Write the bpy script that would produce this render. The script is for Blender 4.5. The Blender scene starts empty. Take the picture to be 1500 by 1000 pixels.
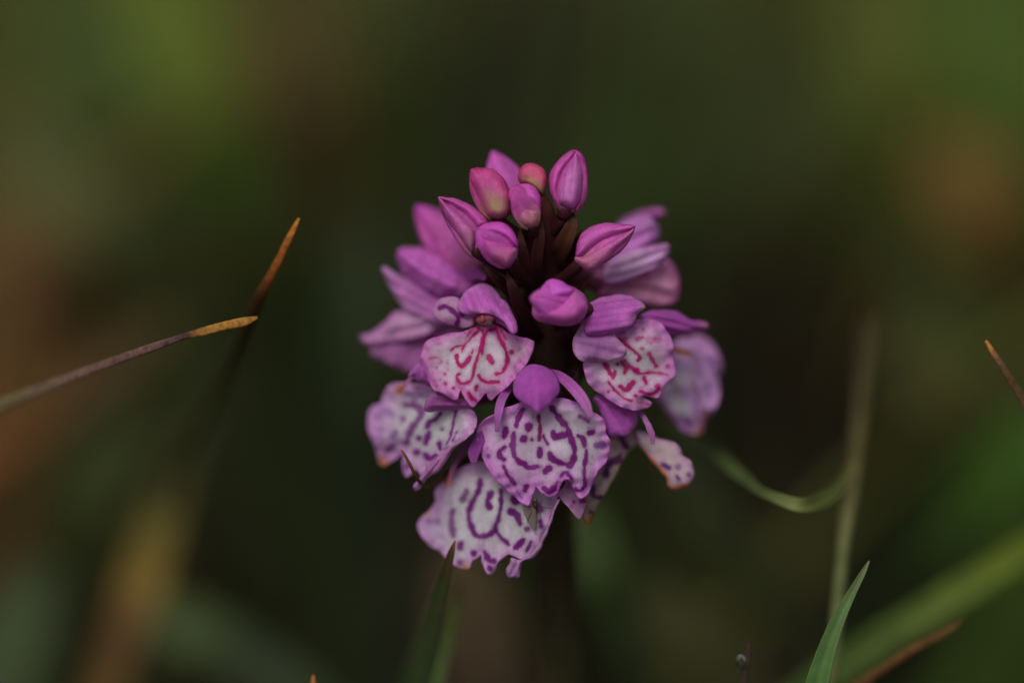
import bpy, bmesh, math, random
import numpy as np
from mathutils import Vector, Matrix
from mathutils.geometry import delaunay_2d_cdt

random.seed(7); rng = np.random.default_rng(7)
R = math.radians
sc = bpy.context.scene
COL = sc.collection

# ------------------------------------------------------------------ camera
PITCH = R(28); LENS = 100.0; FRAME_W = 0.079            # width in metres of what is sharp
D = LENS * FRAME_W / 36.0                                # focus distance
FOCUS = Vector((0, -0.012, 0.160))
FWD = Vector((0, math.cos(PITCH), -math.sin(PITCH))); UP = Vector((0, math.sin(PITCH), math.cos(PITCH))); RIGHT = Vector((1, 0, 0))
CAM = FOCUS - FWD * D
cd = bpy.data.cameras.new('camera'); cam = bpy.data.objects.new('camera', cd); COL.objects.link(cam)
cam.location = CAM; cam.rotation_euler = (math.pi/2 - PITCH, 0, 0)
cd.lens = LENS; cd.sensor_width = 36; cd.clip_start = 0.01; cd.clip_end = 500
cd.dof.use_dof = True; cd.dof.focus_distance = D; cd.dof.aperture_fstop = 4.8
sc.camera = cam

# ------------------------------------------------------------------ sky, sun, exposure
w = bpy.data.worlds.new('World'); sc.world = w; w.use_nodes = True
nt = w.node_tree; bg = nt.nodes['Background']
sky = nt.nodes.new('ShaderNodeTexSky'); sky.sky_type = 'NISHITA'; sky.sun_disc = False
SUN_EL, SUN_AZ = R(62), R(205)
sky.sun_elevation = SUN_EL; sky.sun_rotation = SUN_AZ
sky.air_density = 1.0; sky.dust_density = 4.0
hs = nt.nodes.new('ShaderNodeHueSaturation'); hs.inputs['Saturation'].default_value = 0.35
nt.links.new(sky.outputs[0], hs.inputs['Color']); nt.links.new(hs.outputs[0], bg.inputs['Color'])
bg.inputs['Strength'].default_value = 0.07
sd = bpy.data.lights.new('sun', 'SUN'); sd.energy = 1.5; sd.angle = R(26); sd.color = (1, .96, .9)
sun = bpy.data.objects.new('sun', sd); COL.objects.link(sun); sun.location = (0, 0, 2)
sdir = Vector((math.sin(SUN_AZ)*math.cos(SUN_EL), math.cos(SUN_AZ)*math.cos(SUN_EL), math.sin(SUN_EL)))
sun.rotation_euler = sdir.to_track_quat('Z', 'Y').to_euler()
sc.view_settings.view_transform = 'Standard'; sc.view_settings.look = 'None'
sc.view_settings.exposure = -0.1; sc.view_settings.gamma = 1
sc.render.engine = 'CYCLES'

# ------------------------------------------------------------------ helpers
SPX = FRAME_W / 1500.0                                   # metres per photo pixel at the focus distance
MM = 0.001
def P(px, py, dz=0.0):
    """photo pixel + distance behind the plane of focus (mm) -> world"""
    k = (D + dz*MM) / D
    return CAM + RIGHT*((px-750)*SPX*k) + UP*((500-py)*SPX*k) + FWD*(D + dz*MM)
CAMn = np.array(CAM); Rn = np.array(RIGHT); Un = np.array(UP); Fn = np.array(FWD)
def PN(px, py, dz):
    px = np.asarray(px, float); py = np.asarray(py, float); dz = np.asarray(dz, float)*MM
    k = (D + dz)/D
    return CAMn + np.outer((px-750)*SPX*k, Rn) + np.outer((500-py)*SPX*k, Un) + np.outer(D+dz, Fn)
def to_px(v):
    d = np.asarray(v) - CAMn
    z = d @ Fn
    return 750 + (d@Rn)/z*D/SPX, 500 - (d@Un)/z*D/SPX, (z-D)/MM
def lin(c):
    c = np.asarray(c, float)/255
    return np.where(c <= .04045, c/12.92, ((c+.055)/1.055)**2.4)
GAIN = 1.7
def alb(r, g, b, k=1.0):
    if b > g*1.25 and r > g*1.25: b = b*1.0
    return np.minimum(lin((r, g, b))*GAIN*k, .8)
def noise2(x, y, s, seed=0):
    r = np.random.default_rng(seed); o = 0
    for i in range(6):
        a = r.uniform(0, 6.283); f = s*r.uniform(.6, 1.7)
        o = o + np.sin((x*math.cos(a)+y*math.sin(a))*f + r.uniform(0, 6.283))
    return o/6*1.6
def sstep(a, b, x):
    t = np.clip((x-a)/(b-a), 0, 1); return t*t*(3-2*t)

WO = {}
def tag(o, label=None, cat=None, group=None, kind=None):
    if label: o['label'] = label
    if cat: o['category'] = cat
    if group: o['group'] = group
    if kind: o['kind'] = kind
    return o
def empty(name, loc):
    o = bpy.data.objects.new(name, None); COL.objects.link(o); o.location = loc; o.empty_display_size = .005
    WO[o] = np.array(loc, float); return o
def mesh_obj(name, V, F, mat, parent=None, cols=None, smooth=True, solid=0, origin=None):
    V = np.asarray(V, float)
    org = V.mean(0) if origin is None else np.asarray(origin, float)
    me = bpy.data.meshes.new(name); me.from_pydata((V-org).tolist(), [], F); me.update()
    if smooth: me.polygons.foreach_set('use_smooth', [True]*len(me.polygons))
    if cols is not None:
        a = me.color_attributes.new('col', 'FLOAT_COLOR', 'POINT')
        c4 = np.ones((len(V), 4)); c4[:, :3] = cols
        a.data.foreach_set('color', c4.ravel())
    me.materials.append(mat)
    o = bpy.data.objects.new(name, me); COL.objects.link(o)
    WO[o] = org
    if parent is not None:
        o.parent = parent; o.location = org - WO[parent]
    else: o.location = org
    if solid:
        m = o.modifiers.new('thickness', 'SOLIDIFY'); m.thickness = abs(solid)*MM; m.offset = -1 if solid > 0 else 1
    return o

# ------------------------------------------------------------------ materials
def nodes_of(name):
    m = bpy.data.materials.new(name); m.use_nodes = True
    return m, m.node_tree, m.node_tree.nodes['Principled BSDF'], m.node_tree.nodes['Material Output']
def petal_mat(name, transl=.28, rough=.55, bump=.25, nscale=9000, var=.12, vscale=900, sheen=.0, spec=.2):
    m, t, b, out = nodes_of(name); L = t.links
    at = t.nodes.new('ShaderNodeAttribute'); at.attribute_name = 'col'
    tc = t.nodes.new('ShaderNodeTexCoord')
    n1 = t.nodes.new('ShaderNodeTexNoise'); n1.inputs['Scale'].default_value = vscale; n1.inputs['Detail'].default_value = 4
    L.new(tc.outputs['Object'], n1.inputs['Vector'])
    mr = t.nodes.new('ShaderNodeMapRange'); mr.inputs[1].default_value = .3; mr.inputs[2].default_value = .7
    mr.inputs[3].default_value = 1-var; mr.inputs[4].default_value = 1+var
    L.new(n1.outputs['Fac'], mr.inputs[0])
    mx = t.nodes.new('ShaderNodeVectorMath'); mx.operation = 'SCALE'
    L.new(at.outputs['Color'], mx.inputs[0]); L.new(mr.outputs[0], mx.inputs['Scale'])
    L.new(mx.outputs[0], b.inputs['Base Color'])
    b.inputs['Roughness'].default_value = rough; b.inputs['Specular IOR Level'].default_value = spec
    b.inputs['Sheen Weight'].default_value = sheen
    vo = t.nodes.new('ShaderNodeTexVoronoi'); vo.inputs['Scale'].default_value = nscale
    L.new(tc.outputs['Object'], vo.inputs['Vector'])
    bp = t.nodes.new('ShaderNodeBump'); bp.inputs['Strength'].default_value = bump; bp.inputs['Distance'].default_value = .00005
    L.new(vo.outputs['Distance'], bp.inputs['Height']); L.new(bp.outputs[0], b.inputs['Normal'])
    if transl:
        tr = t.nodes.new('ShaderNodeBsdfTranslucent'); L.new(mx.outputs[0], tr.inputs['Color'])
        ms = t.nodes.new('ShaderNodeMixShader'); ms.inputs[0].default_value = transl
        L.new(b.outputs[0], ms.inputs[1]); L.new(tr.outputs[0], ms.inputs[2]); L.new(ms.outputs[0], out.inputs['Surface'])
    return m
M_PETAL = petal_mat('petal', transl=.42, bump=.6, nscale=11000, var=.10, vscale=1600, spec=.22)
M_BUD = petal_mat('bud_skin', transl=.2, rough=.42, bump=.8, nscale=12000, spec=.38, var=.14, vscale=1400)
M_STEM = petal_mat('stem_skin', transl=0, rough=.5, bump=.3, nscale=4000, var=.3, vscale=500, spec=.15)
M_BLADE = petal_mat('grass_skin', transl=.2, rough=.5, bump=.3, nscale=5000, var=.22, vscale=420, spec=.12)
M_DRY = petal_mat('dry_stem_skin', transl=.05, rough=.6, bump=.5, nscale=7000, var=.45, vscale=2600, spec=.15)
M_GRASS = petal_mat('meadow_grass', transl=.2, rough=.6, bump=0, var=.2, vscale=60, spec=.05)

def ground_mat():
    m, t, b, out = nodes_of('peat_soil'); L = t.links
    tc = t.nodes.new('ShaderNodeTexCoord'); n = t.nodes.new('ShaderNodeTexNoise')
    n.inputs['Scale'].default_value = 22; n.inputs['Detail'].default_value = 8
    L.new(tc.outputs['Object'], n.inputs['Vector'])
    cr = t.nodes.new('ShaderNodeValToRGB'); e = cr.color_ramp.elements
    e[0].position = .35; e[0].color = (.006, .005, .003, 1); e[1].position = .7; e[1].color = (.026, .022, .010, 1)
    x = cr.color_ramp.elements.new(.55); x.color = (.013, .014, .005, 1)
    L.new(n.outputs['Fac'], cr.inputs[0]); L.new(cr.outputs[0], b.inputs['Base Color'])
    b.inputs['Roughness'].default_value = 1; b.inputs['Specular IOR Level'].default_value = .05
    bp = t.nodes.new('ShaderNodeBump'); bp.inputs['Distance'].default_value = .01; bp.inputs['Strength'].default_value = .8
    L.new(n.outputs['Fac'], bp.inputs['Height']); L.new(bp.outputs[0], b.inputs['Normal'])
    return m

# ------------------------------------------------------------------ ground
def make_ground():
    n = 90
    g = np.sign(np.linspace(-1, 1, n))*np.abs(np.linspace(-1, 1, n))**3.2*200
    X, Y = np.meshgrid(g, g)
    Z = .006*noise2(X, Y, 40, 3) + .003*noise2(X, Y, 110, 4)
    r = np.hypot(X, Y); Z = np.where(r < 2, Z, Z*2/np.maximum(r, 2)) - .006
    V = np.stack([X.ravel(), Y.ravel(), Z.ravel()], 1)
    F = [(i*n+j, i*n+j+1, (i+1)*n+j+1, (i+1)*n+j) for i in range(n-1) for j in range(n-1)]
    o = mesh_obj('ground', V, F, ground_mat(), origin=(0, 0, 0)); tag(o, 'dark peaty ground under the grass', 'ground', kind='structure')
make_ground()

# ------------------------------------------------------------------ shape builders
def catmull(pts, n, closed=False):
    p = np.asarray(pts, float); m = len(p); out = []
    if closed:
        for i in range(m):
            a, b, c, d = p[(i-1) % m], p[i], p[(i+1) % m], p[(i+2) % m]
            for t in np.linspace(0, 1, n, endpoint=False):
                out.append(.5*((2*b)+(-a+c)*t+(2*a-5*b+4*c-d)*t*t+(-a+3*b-3*c+d)*t**3))
    else:
        q = np.vstack([2*p[0]-p[1], p, 2*p[-1]-p[-2]])
        for i in range(1, m):
            a, b, c, d = q[i-1], q[i], q[i+1], q[i+2]
            for t in np.linspace(0, 1, n, endpoint=False):
                out.append(.5*((2*b)+(-a+c)*t+(2*a-5*b+4*c-d)*t*t+(-a+3*b-3*c+d)*t**3))
        out.append(p[-1])
    return np.array(out)
def resample(poly, step, closed=True):
    p = np.vstack([poly, poly[:1]]) if closed else poly
    s = np.r_[0, np.cumsum(np.hypot(*np.diff(p, axis=0).T))]
    n = max(8, int(s[-1]/step)); t = np.linspace(0, s[-1], n, endpoint=not closed)
    return np.stack([np.interp(t, s, p[:, 0]), np.interp(t, s, p[:, 1])], 1)
def seg_dist(pts, poly, closed=False, arc=False):
    d = np.full(len(pts), 1e9); m = len(poly); S = np.zeros(len(pts)); s0 = 0
    if arc:
        for i in range(m-1):
            a = poly[i]; ab = poly[i+1]-a; L = ab@ab + 1e-12
            t = np.clip(((pts-a)@ab)/L, 0, 1); q = pts - a - t[:, None]*ab; e = np.einsum('ij,ij->i', q, q)
            k = e < d; d = np.where(k, e, d); S = np.where(k, s0+t*math.sqrt(L), S); s0 += math.sqrt(L)
        return np.sqrt(d), S, s0
    for i in range(m if closed else m-1):
        a = poly[i]; b = poly[(i+1) % m]; ab = b-a; L = ab@ab + 1e-12
        t = np.clip(((pts-a)@ab)/L, 0, 1)
        q = pts - a - t[:, None]*ab
        d = np.minimum(d, np.einsum('ij,ij->i', q, q))
    return np.sqrt(d)
def chord_spline(pts, n):
    p = np.asarray(pts, float); m = len(p); out = []
    h = np.maximum(np.linalg.norm(np.diff(p[:, :3], axis=0), axis=1), 1e-9)
    d = np.diff(p, axis=0)/h[:, None]; T = np.zeros_like(p); T[0] = d[0]; T[-1] = d[-1]
    for i in range(1, m-1): T[i] = (d[i-1]*h[i]+d[i]*h[i-1])/(h[i]+h[i-1])
    for i in range(m-1):
        for t in np.linspace(0, 1, n, endpoint=False):
            a, b = 2*t**3-3*t*t+1, t**3-2*t*t+t
            out.append(a*p[i]+b*h[i]*T[i]+(1-a)*p[i+1]+(t**3-t*t)*h[i]*T[i+1])
    out.append(p[-1]); return np.array(out)
class Z:
    """coordinates read in a zoomed view -> photo pixels"""
    def __init__(s, x, y, k): s.x, s.y, s.k = x, y, k
    def __call__(s, pts): return [(s.x+p[0]/s.k, s.y+p[1]/s.k) + tuple(p[2:]) for p in pts]
    def w(s, v): return v/s.k
def sheet(name, outline, parent, dz=0, c=None, gx=0, gy=0, kx=0, ky=0, kxy=0, ruffle=0, dome=0, domew=20, step=2.0, thick=.08,
          base=(200, 180, 195), edge=None, edgew=10, marks=(), mcol=(110, 15, 90), tips=(), grad=None, veins=0, veindir=(0, 1), mat=None, seed=1, depthfn=None, curl=0, crinkle=.8, pleat=0, pleatf=.45, radial=None, rimlight=.0):
    """a petal: outlined sheet with its own depth, cupping, ruffled rim, thickness and pigment"""
    o = resample(catmull(outline, 10, True), step)
    k = np.arange(len(o)); tn = np.roll(o, -1, 0)-np.roll(o, 1, 0); tn = tn/(np.hypot(*tn.T)[:, None]+1e-9)
    o = o + np.stack([tn[:, 1], -tn[:, 0]], 1)*(noise2(k*step, k*0, .22, seed)*crinkle)[:, None]
    lo, hi = o.min(0), o.max(0); sp = step
    gxs = np.arange(lo[0], hi[0], sp); gys = np.arange(lo[1], hi[1], sp*.866)
    G = np.array([(x+(.5*sp if j % 2 else 0), y) for j, y in enumerate(gys) for x in gxs])
    # inside test
    ins = np.zeros(len(G), bool); m = len(o); j = m-1
    for i in range(m):
        a, b = o[i], o[j]
        cnd = ((a[1] > G[:, 1]) != (b[1] > G[:, 1]))
        ins ^= cnd & (G[:, 0] < (b[0]-a[0])*(G[:, 1]-a[1])/(b[1]-a[1]+1e-12)+a[0]); j = i
    G = G[ins]
    if len(G): G = G[seg_dist(G, o, True) > sp*.5]
    pts = np.vstack([o, G]); n0 = len(o)
    vs, _, fs, *_ = delaunay_2d_cdt([Vector(p) for p in pts], [], [list(range(n0))], 1, 1e-4)
    p = np.array([(v.x, v.y) for v in vs])
    dE = seg_dist(p, o, True)
    cc = np.array(c if c is not None else p.mean(0))
    X = (p[:, 0]-cc[0])*SPX/MM; Y = (p[:, 1]-cc[1])*SPX/MM
    z = dz + gx*X + gy*Y + kx*X*X + ky*Y*Y + kxy*X*Y
    rim = np.exp(-dE/14.0)
    z = z + ruffle*rim*(noise2(p[:, 0], p[:, 1], .11, seed+5) + .5*noise2(p[:, 0], p[:, 1], .26, seed+8)) + ruffle*.45*noise2(p[:, 0], p[:, 1], .07, seed+6)
    if dome: z = z - dome*np.clip(1-(1-np.minimum(dE/domew, 1))**2, 0, 1)**.8
    if pleat:
        a_ = np.array(veindir, float); a_ /= np.hypot(*a_); u_ = p@np.array((-a_[1], a_[0])) + 5*noise2(p[:, 0], p[:, 1], .035, seed+7)
        z = z + pleat*np.sin(u_*pleatf)*np.clip(dE/6, .25, 1)
    if radial:
        hx_, hy_, nr_, am_ = radial; th_ = np.arctan2(p[:, 0]-hx_, p[:, 1]-hy_); rr_ = np.hypot(p[:, 0]-hx_, p[:, 1]-hy_)
        z = z + am_*np.cos(nr_*th_ + .6*noise2(p[:, 0], p[:, 1], .03, seed+7))*np.clip(rr_/90, 0, 1)
    if curl: z = z + curl*np.exp(-dE/4.0)
    if depthfn: z = z + depthfn(p, X, Y)
    V = PN(p[:, 0], p[:, 1], z)
    # pigment, plus a painted sparkle
    cb = np.repeat(alb(*base)[None], len(p), 0)
    if grad is not None:                                  # (px,py,px,py,colour): towards a second colour along a line
        x0, y0, x1, y1, g = grad
        ax = np.array((x1-x0, y1-y0)); t = ((p-(x0, y0))@ax)/(ax@ax)
        t = sstep(0, 1, t + .12*noise2(p[:, 0], p[:, 1], .06, seed+9))[:, None]
        cb = cb*(1-t) + alb(*g)*t
    if edge is not None:
        t = np.exp(-(dE/(edgew*1.35))**1.2 * (1+.45*noise2(p[:, 0], p[:, 1], .05, seed+2)))[:, None]
        cb = cb*(1-t) + alb(*edge)*t
    cb = cb*(1 + .07*noise2(p[:, 0], p[:, 1], .12, seed+3) + .055*np.random.default_rng(seed).normal(0, 1, len(p)))[:, None]  # fine random grain paints in the sparkle of the petal cells
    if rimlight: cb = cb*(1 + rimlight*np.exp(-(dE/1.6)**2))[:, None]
    if veins:
        a = np.array(veindir, float); a /= np.hypot(*a); u = p@np.array((-a[1], a[0])) + 2*noise2(p[:, 0], p[:, 1], .04, seed+4)
        cb = cb*(1 - veins*np.clip(np.sin(u*.62), 0, 1)**3)[:, None]
    if radial:
        cb = cb*(1-.05*np.clip(np.sin(th_*46+2*noise2(p[:, 0], p[:, 1], .03, seed+14)), 0, 1)**2*np.clip(rr_/60, 0, 1))[:, None]
    if radial:
        rs = np.random.default_rng(seed+40); mc_ = alb(*mcol)*.5+alb(190, 110, 185)*.5
        for q_ in o[rs.integers(0, len(o), 46)]:
            q_ = q_ + (cc-q_)*rs.uniform(.06, .42); rad_ = rs.uniform(.7, 1.9)
            dd_ = np.hypot((p[:, 0]-q_[0])*rs.uniform(.7, 1.3), p[:, 1]-q_[1])
            t = (1-sstep(rad_-.8, rad_+1.6, dd_))[:, None]*rs.uniform(.2, .55); cb = cb*(1-t)+mc_*t
    for mk in marks:
        pl, wd = np.array(mk[0], float), mk[1]*1.02+.1; st = mk[2] if len(mk) > 2 else 1.0
        mc = alb(*(mk[3] if len(mk) > 3 else mcol))
        if len(pl) == 1: pl = np.vstack([pl, pl+.01])
        elif len(pl) > 2: pl = catmull(pl, 4)
        d, S_, L_ = seg_dist(p, pl, arc=True); wd = wd*(1.02+.16*np.sin(S_*.19+pl[0, 0])+.10*np.sin(S_*.47+pl[0, 1])); st = st*(.985+.03*noise2(p[:, 0], p[:, 1], .16, seed+13))[:, None]
        d = d + .75*noise2(p[:, 0], p[:, 1], .34, seed+11) + .45*noise2(p[:, 0], p[:, 1], .9, seed+12)
        t = np.maximum((1-sstep(wd-1.2, wd+.7, d)), .30*(1-sstep(wd-1, wd+5, d))*(1+.4*noise2(p[:, 0], p[:, 1], .2, seed+15)))[:, None]*np.clip(st, 0, 1)*.98
        cb = cb*(1-t) + mc*t
    for (tx, ty, r, cl) in tips:
        t = np.exp(-(((p[:, 0]-tx)**2+(p[:, 1]-ty)**2)/(r*r)))[:, None]; cb = cb*(1-t) + alb(*cl)*t
    F = [tuple(f) for f in fs]
    # make faces look at the camera, so the thickness grows backwards
    a, b, e = V[F[0][0]], V[F[0][1]], V[F[0][2]]
    if np.dot(np.cross(b-a, e-a), CAMn-a) < 0: F = [f[::-1] for f in F]
    return mesh_obj(name, V, F, mat or M_PETAL, parent, np.clip(cb, 0, .9), solid=thick)

def frame_tube(name, path, radii, parent, mat, cols, sides=10, flat=1.0, wdir=None, fold=0, closed_ends=True):
    """tube or blade along a world path; flat<1 squeezes it across wdir, fold creases it into a V"""
    p = np.asarray(path, float); n = len(p); V = []; F = []; C = []
    tang = np.gradient(p, axis=0); tang /= np.linalg.norm(tang, axis=1)[:, None]+1e-12
    for i in range(n):
        t = tang[i]
        if wdir is None:
            ref = np.array((0, 0, 1.)) if abs(t[2]) < .9 else np.array((1., 0, 0))
            a = np.cross(t, ref)
        else: a = wdir - t*np.dot(wdir, t) if np.ndim(wdir) == 1 else wdir[i]
        a = a/(np.linalg.norm(a)+1e-12); b = np.cross(t, a)
        for k in range(sides):
            rib = 1 + (.10 if k % 2 else -.10)*(flat < .3)
            an = 2*math.pi*k/sides; ca, sa = math.cos(an), math.sin(an)
            off = a*ca*radii[i] + b*(sa*radii[i]*flat + fold*radii[i]*abs(ca))
            V.append(p[i]+off); C.append(cols[i]*rib)
    for i in range(n-1):
        for k in range(sides):
            k2 = (k+1) % sides
            F.append((i*sides+k, i*sides+k2, (i+1)*sides+k2, (i+1)*sides+k))
    F.append(tuple(range(sides))[::-1]); F.append(tuple((n-1)*sides+k for k in range(sides)))
    return mesh_obj(name, V, F, mat, parent, np.array(C))
def colour_ramp(cols, n):
    c = np.array([alb(*x[1:]) for x in cols]); t = np.array([x[0] for x in cols])
    u = np.linspace(0, 1, n)
    return np.stack([np.interp(u, t, c[:, k]) for k in range(3)], 1)
def blade(name, pts, cols, parent=None, mat=None, flat=.18, fold=.35, root=True, wob=0.0, sides=14, dense=9, rootdir=None, face=None):
    """pts: (px, py, dz mm, full width in photo px at that place), tip first; then on down to the ground"""
    path = [np.array(P(a, b, z)) for a, b, z, _ in pts]
    wd = [q*SPX*(D+z*MM)/D/2 for _, _, z, q in pts]
    if root:
        l, h = path[-1], path[-1]-path[-2]
        hd = np.array((h[0], h[1], 0)); nn = np.linalg.norm(hd); hd = hd/(nn+1e-9) if nn > 1e-6 else hd*0
        if rootdir is not None: hd = np.array((rootdir[0], rootdir[1], 0.))
        H = max(l[2], .004)
        if H > .02:
            path.append(l + hd*H*.22*min(1, nn/(abs(h[2])+1e-6)) - np.array((0, 0, H*.45))); wd.append(wd[-1])
        path.append(np.array((*(path[-1][:2]+hd[:2]*H*.10), -.004))); wd.append(wd[-1]*.8)
    q = chord_spline(np.column_stack([path, wd]), dense)
    n = len(q); pp = q[:, :3]; rr = np.maximum(q[:, 3], 2e-5)
    # arc-length parameter covers only the drawn part for colours
    nv = (len(pts)-1)*dense + 1
    cc = colour_ramp(cols, nv); cc = np.vstack([cc, np.repeat(cc[-1:], n-nv, 0)])
    t = np.gradient(pp, axis=0); view = np.array(face, float) if face is not None else Fn
    W = np.cross(t, view); W /= np.linalg.norm(W, axis=1)[:, None]+1e-12
    if wob: pp = pp + W*(rr*wob*np.sin(np.arange(n)*1.1))[:, None]
    return frame_tube(name, pp, rr, parent, mat or M_BLADE, cc, sides=sides, flat=flat, wdir=W, fold=fold)

BP_T = [0, .05, .14, .28, .42, .6, .76, .88, .95, 1.0]
BP_R = [.42, .66, .86, .98, 1.0, .90, .68, .42, .23, .04]
def bud(base, tip, width, parent, roll=0, bend=(0, 0, 0), body=(165, 62, 145), rootc=(150, 110, 105), tipc=(160, 50, 120), stripe=.25, blunt=0.0,
        name='bud', stalk=None, sepals=3, squash=1.0, keel=.05, panel=None, slit_shade=False, rootlen=.42, lump=.065):
    """a closed orchid bud: three keeled sepals round an axis, on a short dark ovary that reaches the stem"""
    A = np.array(P(*base)); B = np.array(P(*tip)); ax = B-A; Ln = np.linalg.norm(ax); ax /= Ln
    W = width*SPX*(D+base[2]*MM)/D/2
    s = np.cross(ax, Fn); s /= np.linalg.norm(s)+1e-12; f = np.cross(s, ax)      # s sideways, f towards/away from the camera
    st = np.array(P(*stalk)) if stalk is not None else A - ax*.004
    mid = (A+st)/2 + np.array((0, 0, -.0006))
    path = catmull([st, mid, A, A+ax*Ln*.12], 6); n = len(path)
    body_o = frame_tube(name, path, np.interp(np.linspace(0, 1, n), [0, .6, 1], [W*.38, W*.46, W*.40]), parent, M_STEM,
                        colour_ramp([(0, 40, 14, 18), (.6, 44, 18, 20), (1, 58, 28, 30)], n), sides=10)
    nt_, na = 44, 34
    for k in range(sepals):
        phi0 = roll + k*2*math.pi/sepals; V = []; C = []; span = math.pi/sepals*1.13
        for i in range(nt_):
            t = (i/(nt_-1)); r = np.interp(t, BP_T, BP_R)
            if blunt: r = r*(1-blunt) + blunt*math.sqrt(max(0, 1-(2*t-1)**2*.97))
            ctr = A + ax*Ln*t + (np.array(bend)*Ln)*math.sin(math.pi*t)
            for j in range(na):
                u = -1+2*j/(na-1); dp = u*span; an = phi0+dp
                lm = lump*(math.sin(2.3*an+4.1*t+width)+math.sin(3.7*an-5.3*t+2*width))*math.sin(math.pi*t)
                rr = W*r*(.93 + .17*math.cos(dp*1.5) + keel*math.exp(-(dp/.2)**2) + .03*k - .09*abs(u)**6 + lm + (.09*math.exp(-((abs(u)-.7)/.16)**2)*math.sin(math.pi*min(1, t*1.1))-.05*math.exp(-(u/.3)**2) if panel is not None and k == 0 else 0))
                V.append(ctr + s*math.cos(an)*rr + f*math.sin(an)*rr*squash)
                q_ = sstep(0, rootlen, t+.06*math.sin(3*an+width)); c = alb(*rootc)*(1-q_) + alb(*body)*q_
                if panel is not None and k == 0:
                    q_ = (1-sstep(.15, .85, abs(u)))*(1-sstep(.35, .85, t)); c = c*(1-q_)+alb(*panel)*q_
                    if slit_shade: q_ = .85*math.exp(-((u+.1)/.2)**2-((t-.55)/.13)**2); c = c*(1-q_)+alb(70, 26, 24)*q_  # shade inside the bud's opening, put into the colour
                tt = sstep(.72, 1, t); c = c*(1-tt) + alb(*tipc)*tt
                c = c*(1 - 1.3*stripe*math.exp(-((abs(u)-.95)/.09)**2) + .5*stripe*math.exp(-((abs(u)-.78)/.07)**2) - stripe*.35*math.exp(-(u/.10)**2) + .10*math.sin(5*an+7*t+width)*math.sin(9*t-2*an))
                c = c*(1+.10*math.sin(u*3+5*t+k+width)+.05*math.sin(u*31+2*math.sin(9*t)))*(1+.05*random.gauss(0, 1))
                C.append(c)
        F = [(i*na+j, i*na+j+1, (i+1)*na+j+1, (i+1)*na+j) for i in range(nt_-1) for j in range(na-1)]
        Va = np.array(V); fc = F[len(F)//2]; nrm = np.cross(Va[fc[1]]-Va[fc[0]], Va[fc[2]]-Va[fc[0]])
        ctr0 = A + ax*Ln*.5
        if np.dot(nrm, Va[fc[0]]-ctr0) < 0: F = [q[::-1] for q in F]
        mesh_obj('sepal', Va, F, M_BUD, body_o, np.clip(np.array(C), 0, .9), solid=.10)
    return body_o

# ------------------------------------------------------------------ the orchid
def stem_at(py):
    """axis of the orchid's stem"""
    return 795 + (py-400)*.045, py, 2.2 + (py-330)*SPX/MM*math.tan(PITCH)
base_w = np.array(P(*stem_at(1000))); hd = base_w - np.array(P(*stem_at(700))); base_w = base_w + hd/(-hd[2])*base_w[2]
orchid = empty('spotted_orchid', (base_w[0], base_w[1], 0))
tag(orchid, 'lilac spotted orchid with purple-veined white lips and closed pink buds on a dark stem', 'orchid')
VIO, VIO2, LIL, PALE = (158, 72, 158), (140, 58, 140), (168, 112, 166), (178, 160, 172)
MAG, PUR, PUR2 = (156, 8, 98), (108, 10, 106), (118, 50, 134)

def stem():
    pts = [np.array(P(788, 285, 1.2)), np.array(P(*stem_at(330)))] + [np.array(P(*stem_at(y))) for y in (420, 520, 640, 780, 900, 1000)]
    l = pts[-1]
    pts += [l+(base_w-l)*.35, l+(base_w-l)*.7, np.array((base_w[0], base_w[1], -.004))]
    q = catmull(pts, 8); n = len(q); u = np.linspace(0, 1, n)
    r = np.interp(u, [0, .06, .2, .5, 1], [.0007, .0012, .0017, .0018, .0024])
    a = np.arange(n)
    c = colour_ramp([(0, 66, 32, 28), (.12, 40, 14, 16), (.25, 34, 20, 16), (.45, 48, 40, 28), (1, 52, 54, 30)], n)
    frame_tube('stem', q, r, orchid, M_STEM, c, sides=14)
stem()

def ovary(hinge, parent=orchid, y=None, w0=26, w1=20, col=(96, 40, 66), name='flower'):
    """the flower's body: twisted ovary from the stem to where lip and hood meet"""
    hx, hy, hz = hinge; s = stem_at(y if y is not None else hy+15)
    A = np.array(P(*s)); B = np.array(P(hx, hy, hz)); Mi = (A*.5+B*.5) + np.array((0, 0, .0012))
    q = catmull([A, Mi, B], 8); n = len(q)
    r = np.interp(np.linspace(0, 1, n), [0, .5, 1], [w1*.8, w0, w1])*SPX/2
    return frame_tube(name, q, r, parent, M_STEM, colour_ramp([(0, 36, 14, 16), (.6, 54, 22, 32), (1, *col)], n), sides=12)

def bract(pts, cols, fold=.5):
    return blade('bract', pts, cols, orchid, M_STEM, flat=.25, fold=fold, root=False, dense=7)

# --- bracts, and dark sheets painting the shade in the heart of the spike
BR = [(0, 52, 24, 18), (.35, 40, 15, 16), (1, 28, 10, 12)]
BO = [(0, 40, 26, 16), (.4, 58, 32, 18), (1, 28, 12, 12)]
bract([(836, 306, 1.0, 3), (838, 325, .8, 17), (828, 352, 1.2, 26), (812, 385, 3, 20)], BO)
bract([(852, 335, 2.0, 2), (846, 352, 2, 10), (838, 378, 2.6, 16), (818, 410, 4.5, 16)], BR)
bract([(792, 318, .2, 3), (791, 345, .2, 15), (786, 380, 1.0, 19), (790, 420, 3.2, 16)], BR)
bract([(762, 335, .6, 3), (764, 360, .6, 14), (772, 395, 1.5, 18), (785, 430, 3.5, 16)], BR)
bract([(708, 388, .8, 3), (722, 402, .8, 13), (748, 428, 2.4, 18), (782, 462, 4.5, 16)], BR)
bract([(742, 398, .4, 3), (750, 420, .4, 15), (764, 455, 1.8, 20), (790, 495, 5, 16)], BR)
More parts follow.
